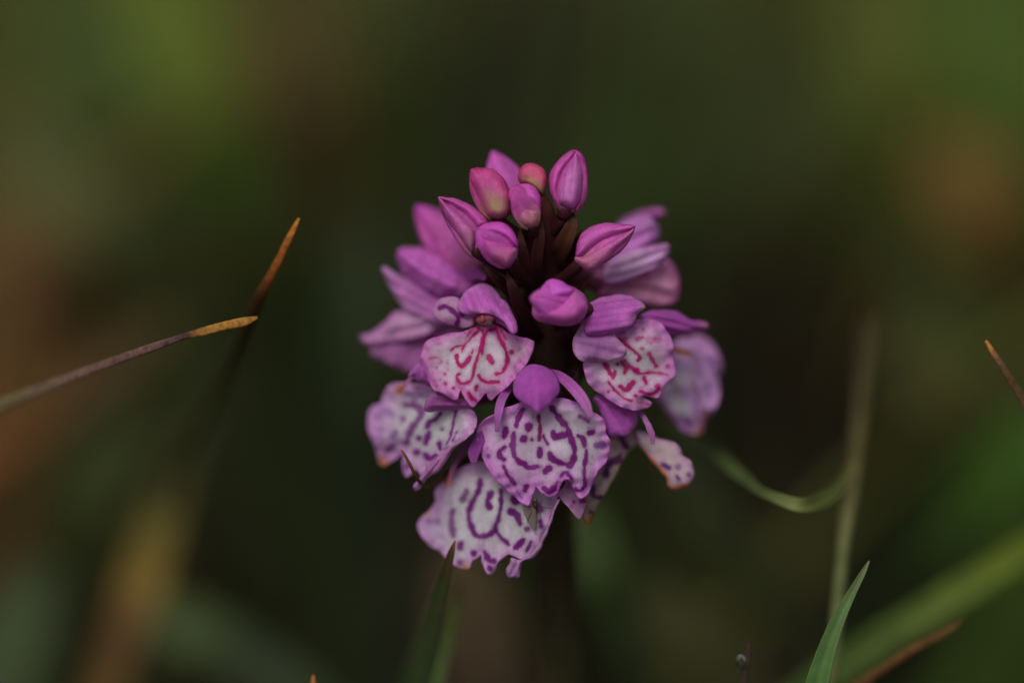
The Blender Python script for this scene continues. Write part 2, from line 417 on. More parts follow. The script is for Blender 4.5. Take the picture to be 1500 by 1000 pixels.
bract([(862, 402, 1.5, 3), (852, 420, 2, 13), (832, 446, 3.6, 18), (806, 478, 5.6, 16)], BR)
bract([(752, 420, 6.5, 8), (756, 455, 7, 40), (768, 510, 8, 46), (790, 580, 10, 30)], BR)  # these wide dark sheets are added to fill see-through gaps with shade
bract([(852, 440, 6.5, 8), (846, 475, 7, 40), (838, 525, 8, 46), (815, 590, 10, 30)], BR)
bract([(730, 575, 8.0, 8), (745, 590, 8, 34), (770, 615, 9, 40), (800, 650, 11, 30)], BR)
bract([(846, 545, 3.0, 3), (838, 570, 3.4, 15), (825, 605, 5, 20), (808, 640, 8.5, 16)], BR)

# --- buds
b1 = bud((757, 304, 4.4), (721, 221, 5.2), 50, orchid, roll=.4, body=(178, 82, 164), rootc=(150, 90, 130), tipc=(170, 70, 150), stalk=stem_at(325), stripe=.12)
b2 = bud((729, 321, .4), (697, 246, -.6), 40, orchid, squash=.62, roll=-1.75, panel=(150,116,96), rootlen=.6, body=(160, 66, 122), rootc=(140, 118, 74), tipc=(158, 40, 104), stalk=stem_at(345), blunt=.55, stripe=.3, keel=.09)
b3 = bud((786, 288, 1.4), (776, 239, .6), 30, orchid, squash=.62, roll=-1.8, panel=(142,102,76), slit_shade=True, rootlen=.6, body=(150, 78, 88), rootc=(142, 112, 70), tipc=(160, 44, 84), stalk=(789, 306, 2.0), blunt=.6, stripe=.35, keel=.1)
b4 = bud((780, 335, -.4), (756, 272, -1.6), 36, orchid, squash=.62, roll=-.4, rootlen=.65, body=(166, 66, 140), rootc=(146, 112, 88), tipc=(160, 52, 130), stalk=stem_at(360), blunt=.5, stripe=.15)
b5 = bud((827, 311, .4), (845, 220, .1), 46, orchid, squash=.62, roll=-1.2, body=(168, 74, 142), rootc=(120, 62, 92), tipc=(160, 60, 130), stalk=stem_at(345), stripe=.32, keel=.07)
b6 = bud((702, 372, .2), (643, 289, .6), 38, orchid, squash=.62, roll=2.3, body=(158, 70, 140), rootc=(140, 84, 100), tipc=(150, 62, 130), stalk=stem_at(405), stripe=.35, bend=(.05, 0, .04))
b7 = bud((750, 386, -.6), (699, 337, -2.0), 42, orchid, squash=.62, roll=-.35, body=(162, 62, 146), rootc=(150, 74, 112), tipc=(168, 66, 156), stalk=stem_at(420), blunt=.4, stripe=.2)
b8 = bud((700, 402, 7.5), (609, 301, 8.5), 70, orchid, roll=.2, body=(164, 72, 142), rootc=(150, 82, 120), tipc=(160, 62, 150), stalk=stem_at(400), stripe=.15)
b10 = bud((848, 388, .3), (930, 333, .4), 42, orchid, squash=.62, roll=-2.0, body=(166, 74, 142), rootc=(150, 92, 100), tipc=(156, 56, 140), stalk=stem_at(410), stripe=.34, bend=(0, 0, .02), keel=.07)
b11 = bud((858, 454, -.4), (777, 436, -3.4), 50, orchid, squash=.62, roll=-.75, body=(172, 74, 160), rootc=(160, 74, 140), tipc=(164, 70, 150), stalk=stem_at(460), blunt=.45, stripe=.2)

z1 = Z(600, 200, 4.347); z3 = Z(770, 280, 3.571)
def shell(b, z, pts, dz, base, edge, seed, dome=1.15, domew=17, gx=0, gy=0, **k):
    base = tuple(min(255, v*1.09) for v in base); edge = tuple(min(255, v*1.1) for v in edge)
    return sheet('sepal', z(pts), b, dz=dz, gx=gx, gy=gy, dome=dome, domew=domew, step=1.8, thick=.1, base=base, edge=edge, edgew=k.pop('edgew', 3), seed=seed, mat=M_BUD, crinkle=.4, rimlight=.22, ruffle=.07, **k)
PK, PKD, PKL, GRN = (166, 72, 144), (148, 52, 122), (178, 94, 156), (142, 116, 86)
shell(b5, z1, [(1045,84),(990,110),(930,170),(890,240),(884,320),(905,400),(945,452),(975,445),(955,345),(975,255),(1020,180),(1058,112)], .25, PK, PKD, 101, domew=13, dome=.9, veins=.18, veindir=(-.3,1), gy=.05)
shell(b5, z1, [(1048,84),(1098,110),(1132,190),(1137,270),(1112,370),(1075,472),(1052,460),(1085,380),(1100,290),(1092,190),(1052,112)], .3, PKD, PKD, 102, domew=10, dome=.8)
shell(b5, z1, [(1052,100),(1010,180),(962,250),(936,340),(942,420),(985,457),(1040,466),(1082,420),(1103,340),(1112,250),(1095,170)], .05, PKL, (156,60,132), 103, domew=16, dome=1.25, veins=.2, veindir=(-.15,1))
shell(b2, z1, [(385,215),(420,200),(480,200),(540,215),(600,270),(638,350),(652,430),(642,490),(592,530),(540,527),(490,497),(450,430),(410,360),(378,280)], .0, (164,66,124), (158,48,108), 104, domew=15, dome=1.3, gy=.02, edgew=5, grad=(705,265,732,318,(156,96,110)), tips=((725,300,13,(150,122,92)),(716,284,7,(150,100,104))))
shell(b3, z1, [(690,262),(700,210),(730,176),(770,169),(820,180),(862,215),(877,270),(866,335),(846,372),(800,350),(750,318),(705,300)], .7, (166,64,104), (152,48,84), 106, domew=9, dome=.9, edgew=3, tips=((778,270,13,(150,112,84)),(790,278,8,(146,116,84))), marks=[(np.array(z1([(738,262),(748,285)])), 3.5, .8, (96,40,36))])  # brown mark paints the dark of the bud's opening
shell(b4, z1, [(640,330),(690,305),(750,299),(800,325),(836,385),(832,470),(790,440),(740,420),(690,400),(640,420),(624,380)], -.7, (172,72,150), (164,66,140), 108, domew=12, dome=1.0, gy=-.15)
shell(b4, z1, [(632,400),(690,395),(745,415),(800,445),(834,470),(822,550),(782,588),(740,582),(700,552),(668,490)], -.6, (158,78,124), (150,84,110), 109, domew=12, dome=.9, grad=(765,300,780,335,(156,104,104)), marks=[(np.array(z1([(740,430),(755,500),(760,570)])), 2.5, .35, (120,40,90))])
shell(b6, z1, [(182,384),(240,387),(310,398),(380,430),(440,470),(502,540),(485,572),(435,592),(390,545),(330,485),(255,430)], .25, PK, (152,60,130), 110, domew=11, dome=.95, veins=.2, veindir=(1,.6))
shell(b6, z1, [(182,384),(250,430),(330,490),(390,550),(432,600),(432,680),(402,742),(350,702),(290,612),(230,522),(198,450)], .15, (160,80,140), (146,62,124), 111, domew=12, dome=1.05, veins=.14, veindir=(1,1.3), grad=(655,320,695,365,(156,92,126)))
shell(b7, z1, [(420,605),(460,560),(520,543),(590,545),(642,580),(682,640),(692,705),(655,690),(600,655),(520,628),(460,622)], -1.3, (172,68,156), (164,60,146), 112, domew=13, dome=1.0, gy=-.15)
shell(b7, z1, [(422,606),(470,618),(540,638),(610,668),(670,698),(693,715),(682,772),(632,832),(560,812),(490,770),(440,692)], -1.2, (152,60,132), (150,72,128), 113, domew=14, dome=1.05, grad=(735,350,748,390,(160,84,122)))
shell(b10, z3, [(262,300),(275,255),(300,212),(350,182),(420,165),(480,170),(574,182),(540,208),(450,245),(370,285),(310,335),(262,345)], .25, (170,78,150), (158,62,136), 114, domew=12, dome=1.0, veins=.2, veindir=(1,-.5), gy=-.1)
shell(b10, z3, [(260,340),(310,330),(370,283),(450,243),(540,206),(574,183),(548,240),(482,312),(420,372),(350,422),(300,407),(258,372)], .15, (162,74,140), (164,92,138), 115, domew=12, dome=.95, veins=.24, veindir=(1,-.6), grad=(900,350,850,390,(160,92,118)))
shell(b11, z3, [(50,575),(80,505),(120,462),(170,462),(222,490),(255,522),(200,562),(140,582),(90,592)], -1.9, (178,78,166), (170,72,156), 116, domew=14, dome=1.1, gy=-.3)
shell(b11, z3, [(33,640),(48,572),(105,592),(180,575),(252,522),(302,555),(324,592),(316,642),(272,690),(200,706),(120,692),(60,677)], -1.7, (170,74,152), (168,92,150), 117, domew=17, dome=1.35, grad=(815,440,830,478,(158,70,136)))

# --- flower in front of the left side: white lip with crimson loops
z4 = Z(580, 400, 4.546)
def mk(z, items):
    out = []
    for it in items:
        out.append((np.array(z(it[0])), z.w(it[1])) + tuple(it[2:]))
    return out
f1 = ovary((716, 476, 2.2), y=490)
sheet('lip', z4([(510,365),(440,390),(340,405),(240,430),(195,465),(178,510),(160,570),(170,620),(200,690),(250,770),(310,800),(350,830),(385,845),(405,835),(420,795),(430,780),(445,810),(480,860),(515,890),(545,870),(580,820),(603,797),(612,830),(635,850),(665,820),(700,790),(760,740),(830,660),(880,590),(905,530),(918,465),(900,445),(840,430),(770,405),(735,385),(700,355),(660,345),(600,345),(550,345)]),
      f1, dz=0, c=(697, 535), gy=-.32, kx=.05, ky=.02, ruffle=.44, step=1.6, rimlight=.12, base=(206, 176, 190), edge=(196, 108, 172), edgew=12, seed=11,
      radial=(716,478,7,.36), grad=(680, 560, 610, 600, (196, 138, 184)), mcol=MAG,
      marks=mk(z4, [([(535,345),(500,385),(470,430)],8,.8), ([(560,370),(500,430),(455,480),(440,520)],9), ([(545,365),(580,390),(575,450),(560,510),(540,570),(525,620),(515,680),(490,720),(445,735),(415,715),(402,685),(420,670)],12),
        ([(660,375),(610,385),(590,420),(580,470),(575,540)],12), ([(665,360),(690,430),(720,490),(742,560),(735,610),(705,660),(670,670)],14), ([(680,330),(700,380),(730,440)],10,.9),
        ([(405,550),(415,600),(440,615),(475,590),(495,555)],16), ([(515,510),(505,532)],9), ([(370,510),(400,490),(430,485)],11), ([(620,560),(637,590)],20), ([(550,680),(570,710),(620,725),(680,725)],14),
        ([(537,750),(532,775)],11), ([(485,800),(500,830),(530,848)],14), ([(770,525)],15), ([(820,508)],9,.7), ([(850,545)],8,.6), ([(790,625),(805,600),(825,580)],13,.55,(160,60,150)), ([(770,690)],13,.6,(160,60,150)),
        ([(270,470),(300,470)],6,.7), ([(225,570),(270,560),(300,585),(285,600)],8,.65), ([(345,600)],10,.7), ([(270,630)],10,.75), ([(325,670)],12,.8), ([(345,640)],7,.6), ([(345,575)],7,.5), ([(295,710)],8,.7), ([(330,735)],15,.85), ([(260,715)],7,.6), ([(270,745)],9,.6), ([(383,765)],15)]))
sheet('hood', z4([(415,195),(460,120),(530,80),(590,70),(650,100),(700,160),(740,190),(780,270),(812,370),(790,402),(755,385),(720,330),(660,290),(600,268),(540,265),(480,278),(430,262),(405,230)]),
      f1, dz=.7, c=(705, 445), gy=-.95, kx=.10, dome=.9, domew=20, ruffle=.16, base=(182, 94, 178), edge=(182, 118, 178), edgew=5, seed=12, pleat=.14, pleatf=.26, rimlight=.1, veins=.2, veindir=(.5, 1))
sheet('sepal', z4([(245,235),(280,180),(340,155),(400,160),(440,190),(470,260),(520,290),(515,350),(440,365),(360,350),(290,320),(250,280)]),
      f1, dz=1.4, c=(660, 458), gx=-.25, ky=.06, dome=.35, domew=14, ruffle=.3, base=(178, 146, 170), edge=(170, 112, 160), edgew=5, seed=13, rimlight=.3, mcol=PUR,
      marks=mk(z4, [([(290,232),(330,222),(370,245),(410,278),(440,285)],18), ([(415,285),(415,310),(402,345)],13), ([(440,290),(480,310)],7,.7)]))
sheet('sepal', z4([(650,290),(700,290),(750,330),(800,380),(800,400),(770,405),(735,370),(700,345),(670,330)]), f1, dz=.9, gy=-.3, ruffle=.1, dome=.4, domew=6, base=(160, 84, 158), edge=(170, 110, 166), edgew=3, seed=14, rimlight=.3)
# column with two pollen masses
def blob(name, ctr, rad, parent, mat, col, seed=0, ax=(1, 1, 1), nl=9, ns=12, bump=.12):
    V = []; C = []; c0 = np.array(P(*ctr))
    r = np.random.default_rng(seed); ph = r.uniform(0, 6, 4)
    for i in range(nl+1):
        th = math.pi*i/nl
        for j in range(ns):
            a = 2*math.pi*j/ns; k = 1+bump*(math.sin(3*a+ph[0]+2*th)+math.sin(2*a+ph[1]-4*th))*math.sin(th)
            V.append(c0 + rad*MM*k*(Rn*math.sin(th)*math.cos(a)*ax[0] + Un*math.cos(th)*ax[1] + Fn*math.sin(th)*math.sin(a)*ax[2]))
            C.append(np.array(alb(*col))*(1+.15*math.sin(5*a+7*th+ph[2])))
    F = [(i*ns+j, i*ns+(j+1) % ns, (i+1)*ns+(j+1) % ns, (i+1)*ns+j) for i in range(nl) for j in range(ns)]
    return mesh_obj(name, V, F, mat, parent, np.clip(np.array(C), 0, .9))
blob('column', (711, 468, .6), .62, f1, M_PETAL, (134, 74, 84), 3, (1.1, .9, 1))
blob('pollen_mass', (717, 473, -.05), .26, f1, M_PETAL, (84, 70, 66), 5, (.9, 1, .8))
blob('pollen_mass', (707, 467, -.05), .24, f1, M_PETAL, (150, 74, 84), 6, (.9, 1.1, .8))

# --- flower at the front: broad lip with closed purple loops
z5 = Z(660, 520, 4.165)
f2 = ovary((785, 590, 2.0), y=600)
sheet('lip', z5([(400,300),(320,325),(240,375),(190,410),(162,460),(160,520),(175,570),(190,620),(220,680),(260,740),(320,800),(370,850),(420,890),(470,915),(490,890),(500,840),(517,802),(535,815),(560,845),(600,862),(640,850),(675,800),(688,768),(715,755),(738,790),(765,850),(800,872),(840,840),(870,770),(900,710),(950,650),(980,570),(975,520),(945,470),(945,410),(910,370),(860,340),(790,290),(700,265),(650,260),(580,255),(480,260)]),
      f2, dz=-.7, c=(795, 655), gy=-.12, kx=.055, ky=.02, ruffle=.46, step=1.6, rimlight=.12, base=(196, 178, 188), edge=(188, 110, 182), edgew=12, seed=21, mcol=PUR, radial=(785,590,7,.36), grad=(880, 600, 690, 640, (184, 152, 182)),
      marks=mk(z5, [([(440,330),(415,380),(400,430)],17), ([(475,432),(473,450)],20), ([(445,510)],22), ([(495,515)],13), ([(385,475),(380,550),(390,610),(420,650),(450,660),(470,685),(525,680)],17),
        ([(535,370),(545,430),(545,480),(540,515)],13,1,(112,14,84)), ([(565,490),(590,540)],11), ([(615,320),(660,380),(710,440),(735,510),(755,580),(750,640),(725,670),(680,660),(625,635),(605,600)],19), ([(625,470),(640,495),(700,485)],21),
        ([(548,570),(545,610)],17), ([(545,680)],9), ([(580,705),(600,690)],20), ([(340,450),(325,495)],17), ([(190,495)],10,.7,PUR2), ([(230,615)],15,.8,PUR2), ([(225,570)],7,.6,PUR2), ([(330,560),(300,585),(300,615),(328,635)],15),
        ([(325,680),(350,730),(390,785)],13), ([(462,800),(455,825)],19), ([(405,830),(435,870)],8,.7,PUR2), ([(565,810),(600,830),(630,812)],20), ([(630,812),(655,770)],10,.9), ([(672,740),(700,712),(735,750)],11),
        ([(790,372),(840,402)],12,.85), ([(845,475),(870,468)],15), ([(893,548),(928,548)],20,.85,PUR2), ([(780,490),(810,510),(815,550)],16), ([(830,580),(820,660),(815,720),(820,790),(790,825),(762,815)],13)]))
sheet('hood', z5([(392,140),(440,80),(500,55),(560,62),(620,95),(660,155),(668,215),(635,268),(582,318),(537,353),(500,332),(440,292),(392,250),(380,195)]), f2, dz=-1.2, c=(786, 570), gy=-.75, kx=.12, dome=1.0, domew=30, ruffle=.08, base=(164, 76, 164), edge=(158, 84, 162), edgew=6, seed=24, veins=.05, veindir=(0, 1), rimlight=.15,
      depthfn=lambda p, X, Y: -.22*np.exp(-(X/.45)**2))
blade('sepal', [(866, 611, -1.2, 7), (858, 592, -1.3, 15), (842, 570, -.8, 17), (822, 552, 0, 14), (803, 545, 1.4, 10)], [(0, 176, 118, 170), (.5, 164, 88, 160), (1, 140, 60, 138)], f2, M_PETAL, root=False, flat=.18, fold=.4)
blade('sepal', [(728, 632, -.6, 6), (730, 606, -.8, 12), (734, 588, -.4, 13), (746, 568, .6, 10)], [(0, 160, 92, 160), (.5, 160, 92, 160), (1, 140, 70, 140)], f2, M_PETAL, root=False, flat=.18, fold=.3)
blade('sepal', [(694, 678, 1.0, 8), (694, 664, .9, 17), (702, 645, 1.0, 17), (722, 625, 1.8, 12)], [(0, 150, 80, 150), (.5, 132, 60, 136), (1, 120, 50, 120)], f2, M_PETAL, root=False, flat=.25, fold=.3)
# turned-back underside of the lip's right lobe
sheet('lip_fold', z5([(655,850),(690,800),(705,752),(740,775),(770,850),(815,880),(828,905),(795,995),(770,990),(720,930)]), f2, dz=.6, gy=.15, gx=.1, ruffle=.1, base=(138, 102, 132), edge=(164, 116, 160), edgew=4, seed=23, rimlight=.2, mcol=PUR,
      marks=mk(z5, [([(750,895)],14), ([(795,888),(820,890)],13), ([(735,920)],7)]))

# --- flower on the right: lip turned sideways, hood folded over it
z6 = Z(800, 420, 4.168)
f3 = ovary((880, 492, 2.5), y=505)
sheet('lip', z6([(400,290),(450,270),(520,250),(560,205),(620,195),(690,215),(740,270),(770,330),(775,420),(785,480),(790,540),(760,572),(715,610),(700,650),(680,680),(630,675),(590,664),(600,682),(640,700),(646,716),(620,740),(540,752),(460,735),(380,690),(310,640),(260,590),(232,530),(235,450),(300,420),(380,360)]),
      f3, dz=.4, c=(920, 535), gx=.22, gy=-.12, kx=.05, ky=.03, ruffle=.44, step=1.6, rimlight=.12, base=(206, 174, 190), edge=(198, 116, 178), edgew=12, seed=31, mcol=MAG, radial=(880,492,7,.36), grad=(930, 520, 985, 480, (194, 140, 178)),
      marks=mk(z6, [([(360,300),(420,300),(480,345),(540,395),(572,430),(560,452)],11), ([(590,260)],16,.7), ([(485,320)],15,.8), ([(555,322),(592,308)],14,.75), ([(630,325),(690,322)],20,.45), ([(585,378)],13,.7), ([(630,410),(650,450),(670,482)],15,.9), ([(740,485)],15,.8),
        ([(480,450),(510,480),(560,525),(620,525)],11), ([(620,525),(680,525),(740,535)],10,.85), ([(360,475),(395,530),(410,555),(420,520)],14), ([(435,470)],13), ([(460,460),(490,490),(480,525)],13), ([(455,610),(490,625),(530,585)],19), ([(380,580),(420,630),(470,675),(520,695)],8), ([(380,640)],9),
        ([(600,560),(610,587)],13), ([(550,510)],15), ([(580,640),(640,655),(690,625)],11), ([(680,605)],14,.9), ([(547,668)],13), ([(560,705),(620,712)],7,.8)]))
sheet('hood', z6([(225,215),(235,130),(290,85),(350,58),(450,45),(540,62),(608,122),(560,165),(545,220),(480,262),(380,290),(300,300),(240,280)]), f3, dz=-.1, c=(895, 465), gx=-.05, gy=-.75, ky=.05, dome=.9, domew=20, ruffle=.16,
      base=(182, 100, 178), edge=(178, 108, 174), grad=(940,440,850,480,(152,70,150)), edgew=4, seed=32, pleat=.14, pleatf=.24, rimlight=.06, veins=.24, veindir=(1, -.1), tips=((944, 450, 6, (176, 140, 160)),))
sheet('sepal', z6([(235,215),(180,280),(158,340),(165,400),(210,452),(300,462),(400,450),(480,425),(490,380),(440,310),(380,260),(300,225)]), f3, dz=-.4, c=(875, 505), gy=-.3, gx=-.05, dome=.5, domew=14, ruffle=.3,
      base=(148, 88, 150), edge=(178, 138, 172), edgew=4, seed=33, pleat=.10, pleatf=.25, veins=.18, veindir=(1,.2), rimlight=.25, grad=(870, 480, 850, 530, (160, 112, 158)), marks=mk(z6, [([(320,340),(310,400),(305,440)],12,.4,(110,50,120)), ([(400,400),(470,410)],14,.35,(110,50,120))]))
sheet('sepal', z6([(575,175),(640,145),(720,140),(800,150),(880,198),(980,215),(992,255),(960,275),(890,282),(800,300),(700,285),(620,250)]), f3, dz=4.0, c=(990, 470), gx=.35, dome=.8, domew=14, ruffle=.1, base=(152, 70, 150), edge=(160, 84, 160), edgew=4, seed=34, pleat=.12, rimlight=.15, veins=.2, veindir=(1, .2), tips=((1033, 478, 8, (170, 110, 140)),))
sheet('sepal', z6([(285,690),(330,660),(450,720),(555,745),(560,800),(545,860),(505,905),(440,915),(380,912),(362,860),(330,760)]), f3, dz=1.9, c=(905, 610), gy=-.1, dome=.7, domew=14, ruffle=.2, base=(158, 76, 158), edge=(168, 102, 166), edgew=3, seed=35, pleat=.10, pleatf=.28, rimlight=.2, veins=.14, veindir=(.5, 1))
blade('sepal', [(956, 650, .6, 5), (955, 638, .6, 9), (947, 618, 1.0, 8), (938, 603, 1.6, 6), (930, 588, 2.2, 6)], [(0, 150, 90, 140), (.5, 150, 96, 148), (1, 120, 60, 120)], f3, M_PETAL, root=False, flat=.35, fold=.4, wob=.08)

# --- flower low on the left: lip seen obliquely, rim rolled
z7 = Z(520, 540, 5.0)
f4 = ovary((668, 592, 4.2), y=600)
sheet('lip', z7([(560,130),(420,110),(330,98),(240,130),(210,190),(190,250),(120,280),(95,340),(95,430),(115,500),(150,580),(168,660),(200,705),(260,680),(320,640),(350,628),(346,680),(350,740),(375,795),(410,770),(440,735),(470,770),(500,790),(560,720),(640,660),(720,580),(800,520),(870,450),(890,400),(880,330),(850,290),(760,240),(660,180)]),
      f4, dz=3.6, c=(615, 625), gx=-.95, gy=-.1, kx=.02, ky=.02, ruffle=.5, step=1.7, rimlight=.12, base=(198, 182, 190), edge=(184, 130, 186), edgew=12, seed=41, mcol=(112, 22, 116), radial=(668,592,8,.36), grad=(620, 620, 540, 625, (180, 150, 186)), tips=((560, 679, 10, (190, 120, 80)), (556, 682, 5, (200, 130, 60)), (584, 572, 6, (196, 124, 60))),
      marks=mk(z7, [([(370,265),(440,270),(490,320),(450,390),(410,450),(375,540)],24,.9), ([(170,340),(230,310),(275,340)],20,.5,PUR2), ([(350,365)],24,.75), ([(295,465),(280,495)],20,.7,PUR2), ([(235,592),(272,565)],22,.85), ([(190,445)],22,.45,PUR2), ([(160,350)],20,.4,PUR2), ([(340,185),(420,200),(480,185)],22,.45,PUR2),
        ([(620,330),(590,370),(545,390),(530,425)],17), ([(740,310),(720,400),(700,490),(670,552)],11), ([(745,460),(715,522)],9), ([(640,440)],14,.8), ([(540,465),(515,540)],22), ([(470,510)],22), ([(450,610)],24), ([(515,625),(545,660),(590,630)],18), ([(615,550),(625,590)],16), ([(375,720)],26)]))
sheet('lip_fold', z7([(890,410),(850,450),(760,520),(690,565),(620,620),(545,690),(500,750),(455,820),(425,855),(440,892),(470,880),(530,800),(620,742),(680,660),(725,590),(800,525),(870,455)]), f4, dz=.7, c=(650, 660), gx=-.35, gy=.1, dome=.5, domew=8, ruffle=.12, base=(160, 104, 156), edge=(172, 126, 168), edgew=4, seed=42, pleat=.16, pleatf=.55, rimlight=.2, veins=.24, veindir=(-.7, 1))
sheet('sepal', z7([(505,285),(530,220),(590,165),(650,195),(740,225),(800,215),(862,262),(860,285),(760,300),(640,305),(560,318),(515,310)]), f4, dz=.9, c=(655, 588), gx=-.1, dome=.6, domew=11, ruffle=.1, base=(140, 70, 134), edge=(160, 104, 156), edgew=3, seed=43, pleat=.1, veindir=(1,.1), rimlight=.25, marks=mk(z7, [([(560,250),(620,225),(690,240)],12,.4,(100,30,100)), ([(650,265),(720,265)],10,.4,(100,30,100))]))
sheet('sepal', z7([(385,62),(405,20),(430,-20),(480,-40),(530,20),(560,110),(500,108),(450,85),(425,60)]), f4, dz=1.8, c=(612, 555), dome=.6, domew=9, ruffle=.1, base=(138, 64, 142), edge=(168, 108, 164), edgew=3, seed=44, pleat=.1, rimlight=.3)
blade('withered_petal', [(585, 575, 3.6, 3), (590, 567, 3.2, 6), (600, 556, 2.8, 6), (612, 545, 2.4, 8)], [(0, 190, 112, 40), (.25, 176, 110, 70), (.5, 170, 112, 150), (1, 150, 80, 140)], f4, M_PETAL, root=False, flat=.4)
blade('bract_tip', [(588, 658, .2, 2), (594, 668, .2, 4.2), (601, 681, .1, 5), (609, 697, .3, 5), (625, 712, 2.0, 5), (660, 690, 4.6, 9), (705, 660, 7.0, 14)], [(0, 104, 56, 32), (.2, 66, 40, 24), (1, 40, 26, 18)], f4, M_STEM, root=False, flat=.5, fold=.3)

# --- lowest flower: lip hanging under the front one
z8 = Z(580, 640, 4.165)
f9 = ovary((745, 690, 5.0), y=700)
sheet('lip', z8([(540,150),(430,170),(350,215),(290,275),(240,330),(235,400),(200,450),(150,490),(135,550),(160,610),(210,660),(260,690),(300,730),(340,770),(390,800),(440,800),(460,760),(500,730),(520,715),(530,760),(545,810),(575,838),(605,815),(625,760),(660,735),(690,715),(740,735),(775,745),(815,740),(865,680),(915,560),(955,450),(985,380),(980,320),(870,250),(740,190),(640,150)]),
      f9, dz=2.2, c=(715, 760), gx=-.45, gy=-.12, kx=.04, ky=.02, ruffle=.5, step=1.7, rimlight=.12, base=(190, 178, 184), edge=(184, 138, 186), edgew=11, seed=51, mcol=(104, 14, 108), radial=(745,690,8,.36), grad=(680, 770, 610, 770, (176, 152, 180)), tips=((682, 832, 6, (180, 130, 60)), (624, 750, 5, (176, 140, 80)), (655, 705, 5, (190, 100, 70))),
      marks=mk(z8, [([(515,265),(510,310),(470,390),(445,460),(455,530),(490,600),(540,605),(590,580),(610,560)],17), ([(640,320),(640,420),(625,500),(605,550),(640,610),(690,655)],13), ([(578,345),(560,390),(572,430)],20), ([(430,325),(410,375)],19,.85), ([(345,450),(340,520),(350,600)],18,.85), ([(700,450),(740,480),(755,525)],21), ([(800,560)],19,.9), ([(775,632),(735,670)],19), ([(825,640),(800,690)],11),
        ([(395,650),(392,672)],22), ([(475,710)],20), ([(540,700),(570,750),(600,757)],16), ([(575,800)],17), ([(390,765)],16,.8), ([(255,515)],22,.6,PUR2), ([(205,510)],15,.6,PUR2), ([(265,600),(290,610)],14,.4,PUR2), ([(730,380)],26), ([(882,515),(886,542)],14), ([(870,415),(880,440)],22,.9)]))
sheet('lip_fold', z8([(992,375),(965,420),(930,520),(890,600),(845,680),(800,730),(770,742),(740,745),(700,735),(690,765),(672,810),(680,852),(715,862),(752,856),(762,800),(780,748),(830,742),(880,690),(930,570),(970,460),(994,395)]), f9, dz=.5, c=(780, 770), gx=-.2, gy=.05, dome=.4, domew=6, ruffle=.1, base=(158, 112, 160), edge=(172, 134, 170), edgew=3, seed=52, pleat=.12, pleatf=.6, rimlight=.2, veins=.24, veindir=(-.5, 1))
blade('sepal', [(656, 712, 2.6, 2.5), (659, 700, 2.8, 6), (668, 676, 3.4, 9), (684, 652, 4.2, 12), (712, 640, 5.4, 12)], [(0, 196, 110, 50), (.15, 170, 96, 90), (.4, 136, 84, 124), (1, 110, 60, 100)], f9, M_PETAL, root=False, flat=.3, fold=.3)

# --- withering flower behind the front one: folded lip with browned rim
z9 = Z(800, 560, 4.165)
f6 = ovary((905, 632, 6.2), y=640)
sheet('lip', z9([(470,300),(540,310),(575,370),(520,410),(470,470),(430,560),(360,680),(300,790),(258,868),(235,850),(215,800),(240,740),(200,680),(220,600),(300,480),(360,380)]), f6, dz=3.6, c=(885, 680), gy=-.25, gx=.05, dome=.3, domew=10, ruffle=.2, base=(150, 130, 134), edge=(150, 128, 110), edgew=4, seed=61, mcol=(80, 16, 74),
      marks=mk(z9, [([(460,340),(490,390)],16), ([(440,470),(400,480),(370,520),(365,560)],22), ([(285,640),(290,690),(330,700)],15), ([(270,790)],16), ([(455,440)],14)]), tips=((861, 766, 9, (176, 104, 40)), (867, 758, 5, (120, 100, 40))))
sheet('lip_lobe', z9([(540,300),(600,300),(680,340),(780,365),(825,410),(830,440),(885,480),(906,550),(880,615),(800,655),(745,640),(722,575),(650,490),(590,410),(560,370)]), f6, dz=3.4, c=(965, 665), gx=-.1, gy=-.1, ruffle=.2, dome=.4, domew=12, base=(178, 160, 164), edge=(166, 128, 160), edgew=5, seed=62, rimlight=.15, mcol=(92, 40, 110),
      marks=mk(z9, [([(590,405),(620,450),(680,505)],9,.9,(186,116,40)), ([(690,510),(722,570),(745,635),(800,648),(850,628)],13,.9,(190,110,44)), ([(715,500),(750,520)],18), ([(805,515)],18,.7), ([(795,570),(810,590)],14), ([(870,560)],15,.8)]))

# --- half-open flower at the back of the left side
z2 = Z(500, 280, 3.573)
f5 = ovary((672, 470, 7.5), y=470, w0=34)
sheet('hood', z2([(285,325),(310,295),(370,292),(450,300),(540,330),(620,390),(665,470),(640,540),(560,570),(460,550),(370,480),(310,410),(288,360)]), f5, dz=7.5, c=(628, 400), dome=2.2, domew=24, ruffle=.4, base=(182, 100, 178), edge=(176, 98, 172), edgew=5, seed=71, pleat=.2, pleatf=.25, veins=.08, veindir=(1, .6), step=2.6)
sheet('sepal', z2([(212,408),(235,395),(270,420),(330,450),(420,480),(540,530),(630,580),(650,650),(590,700),(480,700),(380,660),(300,580),(255,510),(225,450)]), f5, dz=7.4, c=(610, 440), dome=1.0, domew=16, ruffle=.4, base=(176, 110, 172), edge=(192, 146, 184), edgew=4, seed=72, pleat=.15, veindir=(1,.5), step=2.6)
sheet('sepal', z2([(95,755),(150,740),(220,690),(270,635),(330,620),(420,620),(520,650),(560,690),(480,740),(380,780),(250,795),(130,805)]), f5, dz=8.0, c=(590, 480), gx=-.15, dome=.7, domew=14, ruffle=.4, base=(186, 144, 176), edge=(166, 100, 160), edgew=6, seed=73, pleat=.2, pleatf=.3, veindir=(1,-.2), step=2.6)
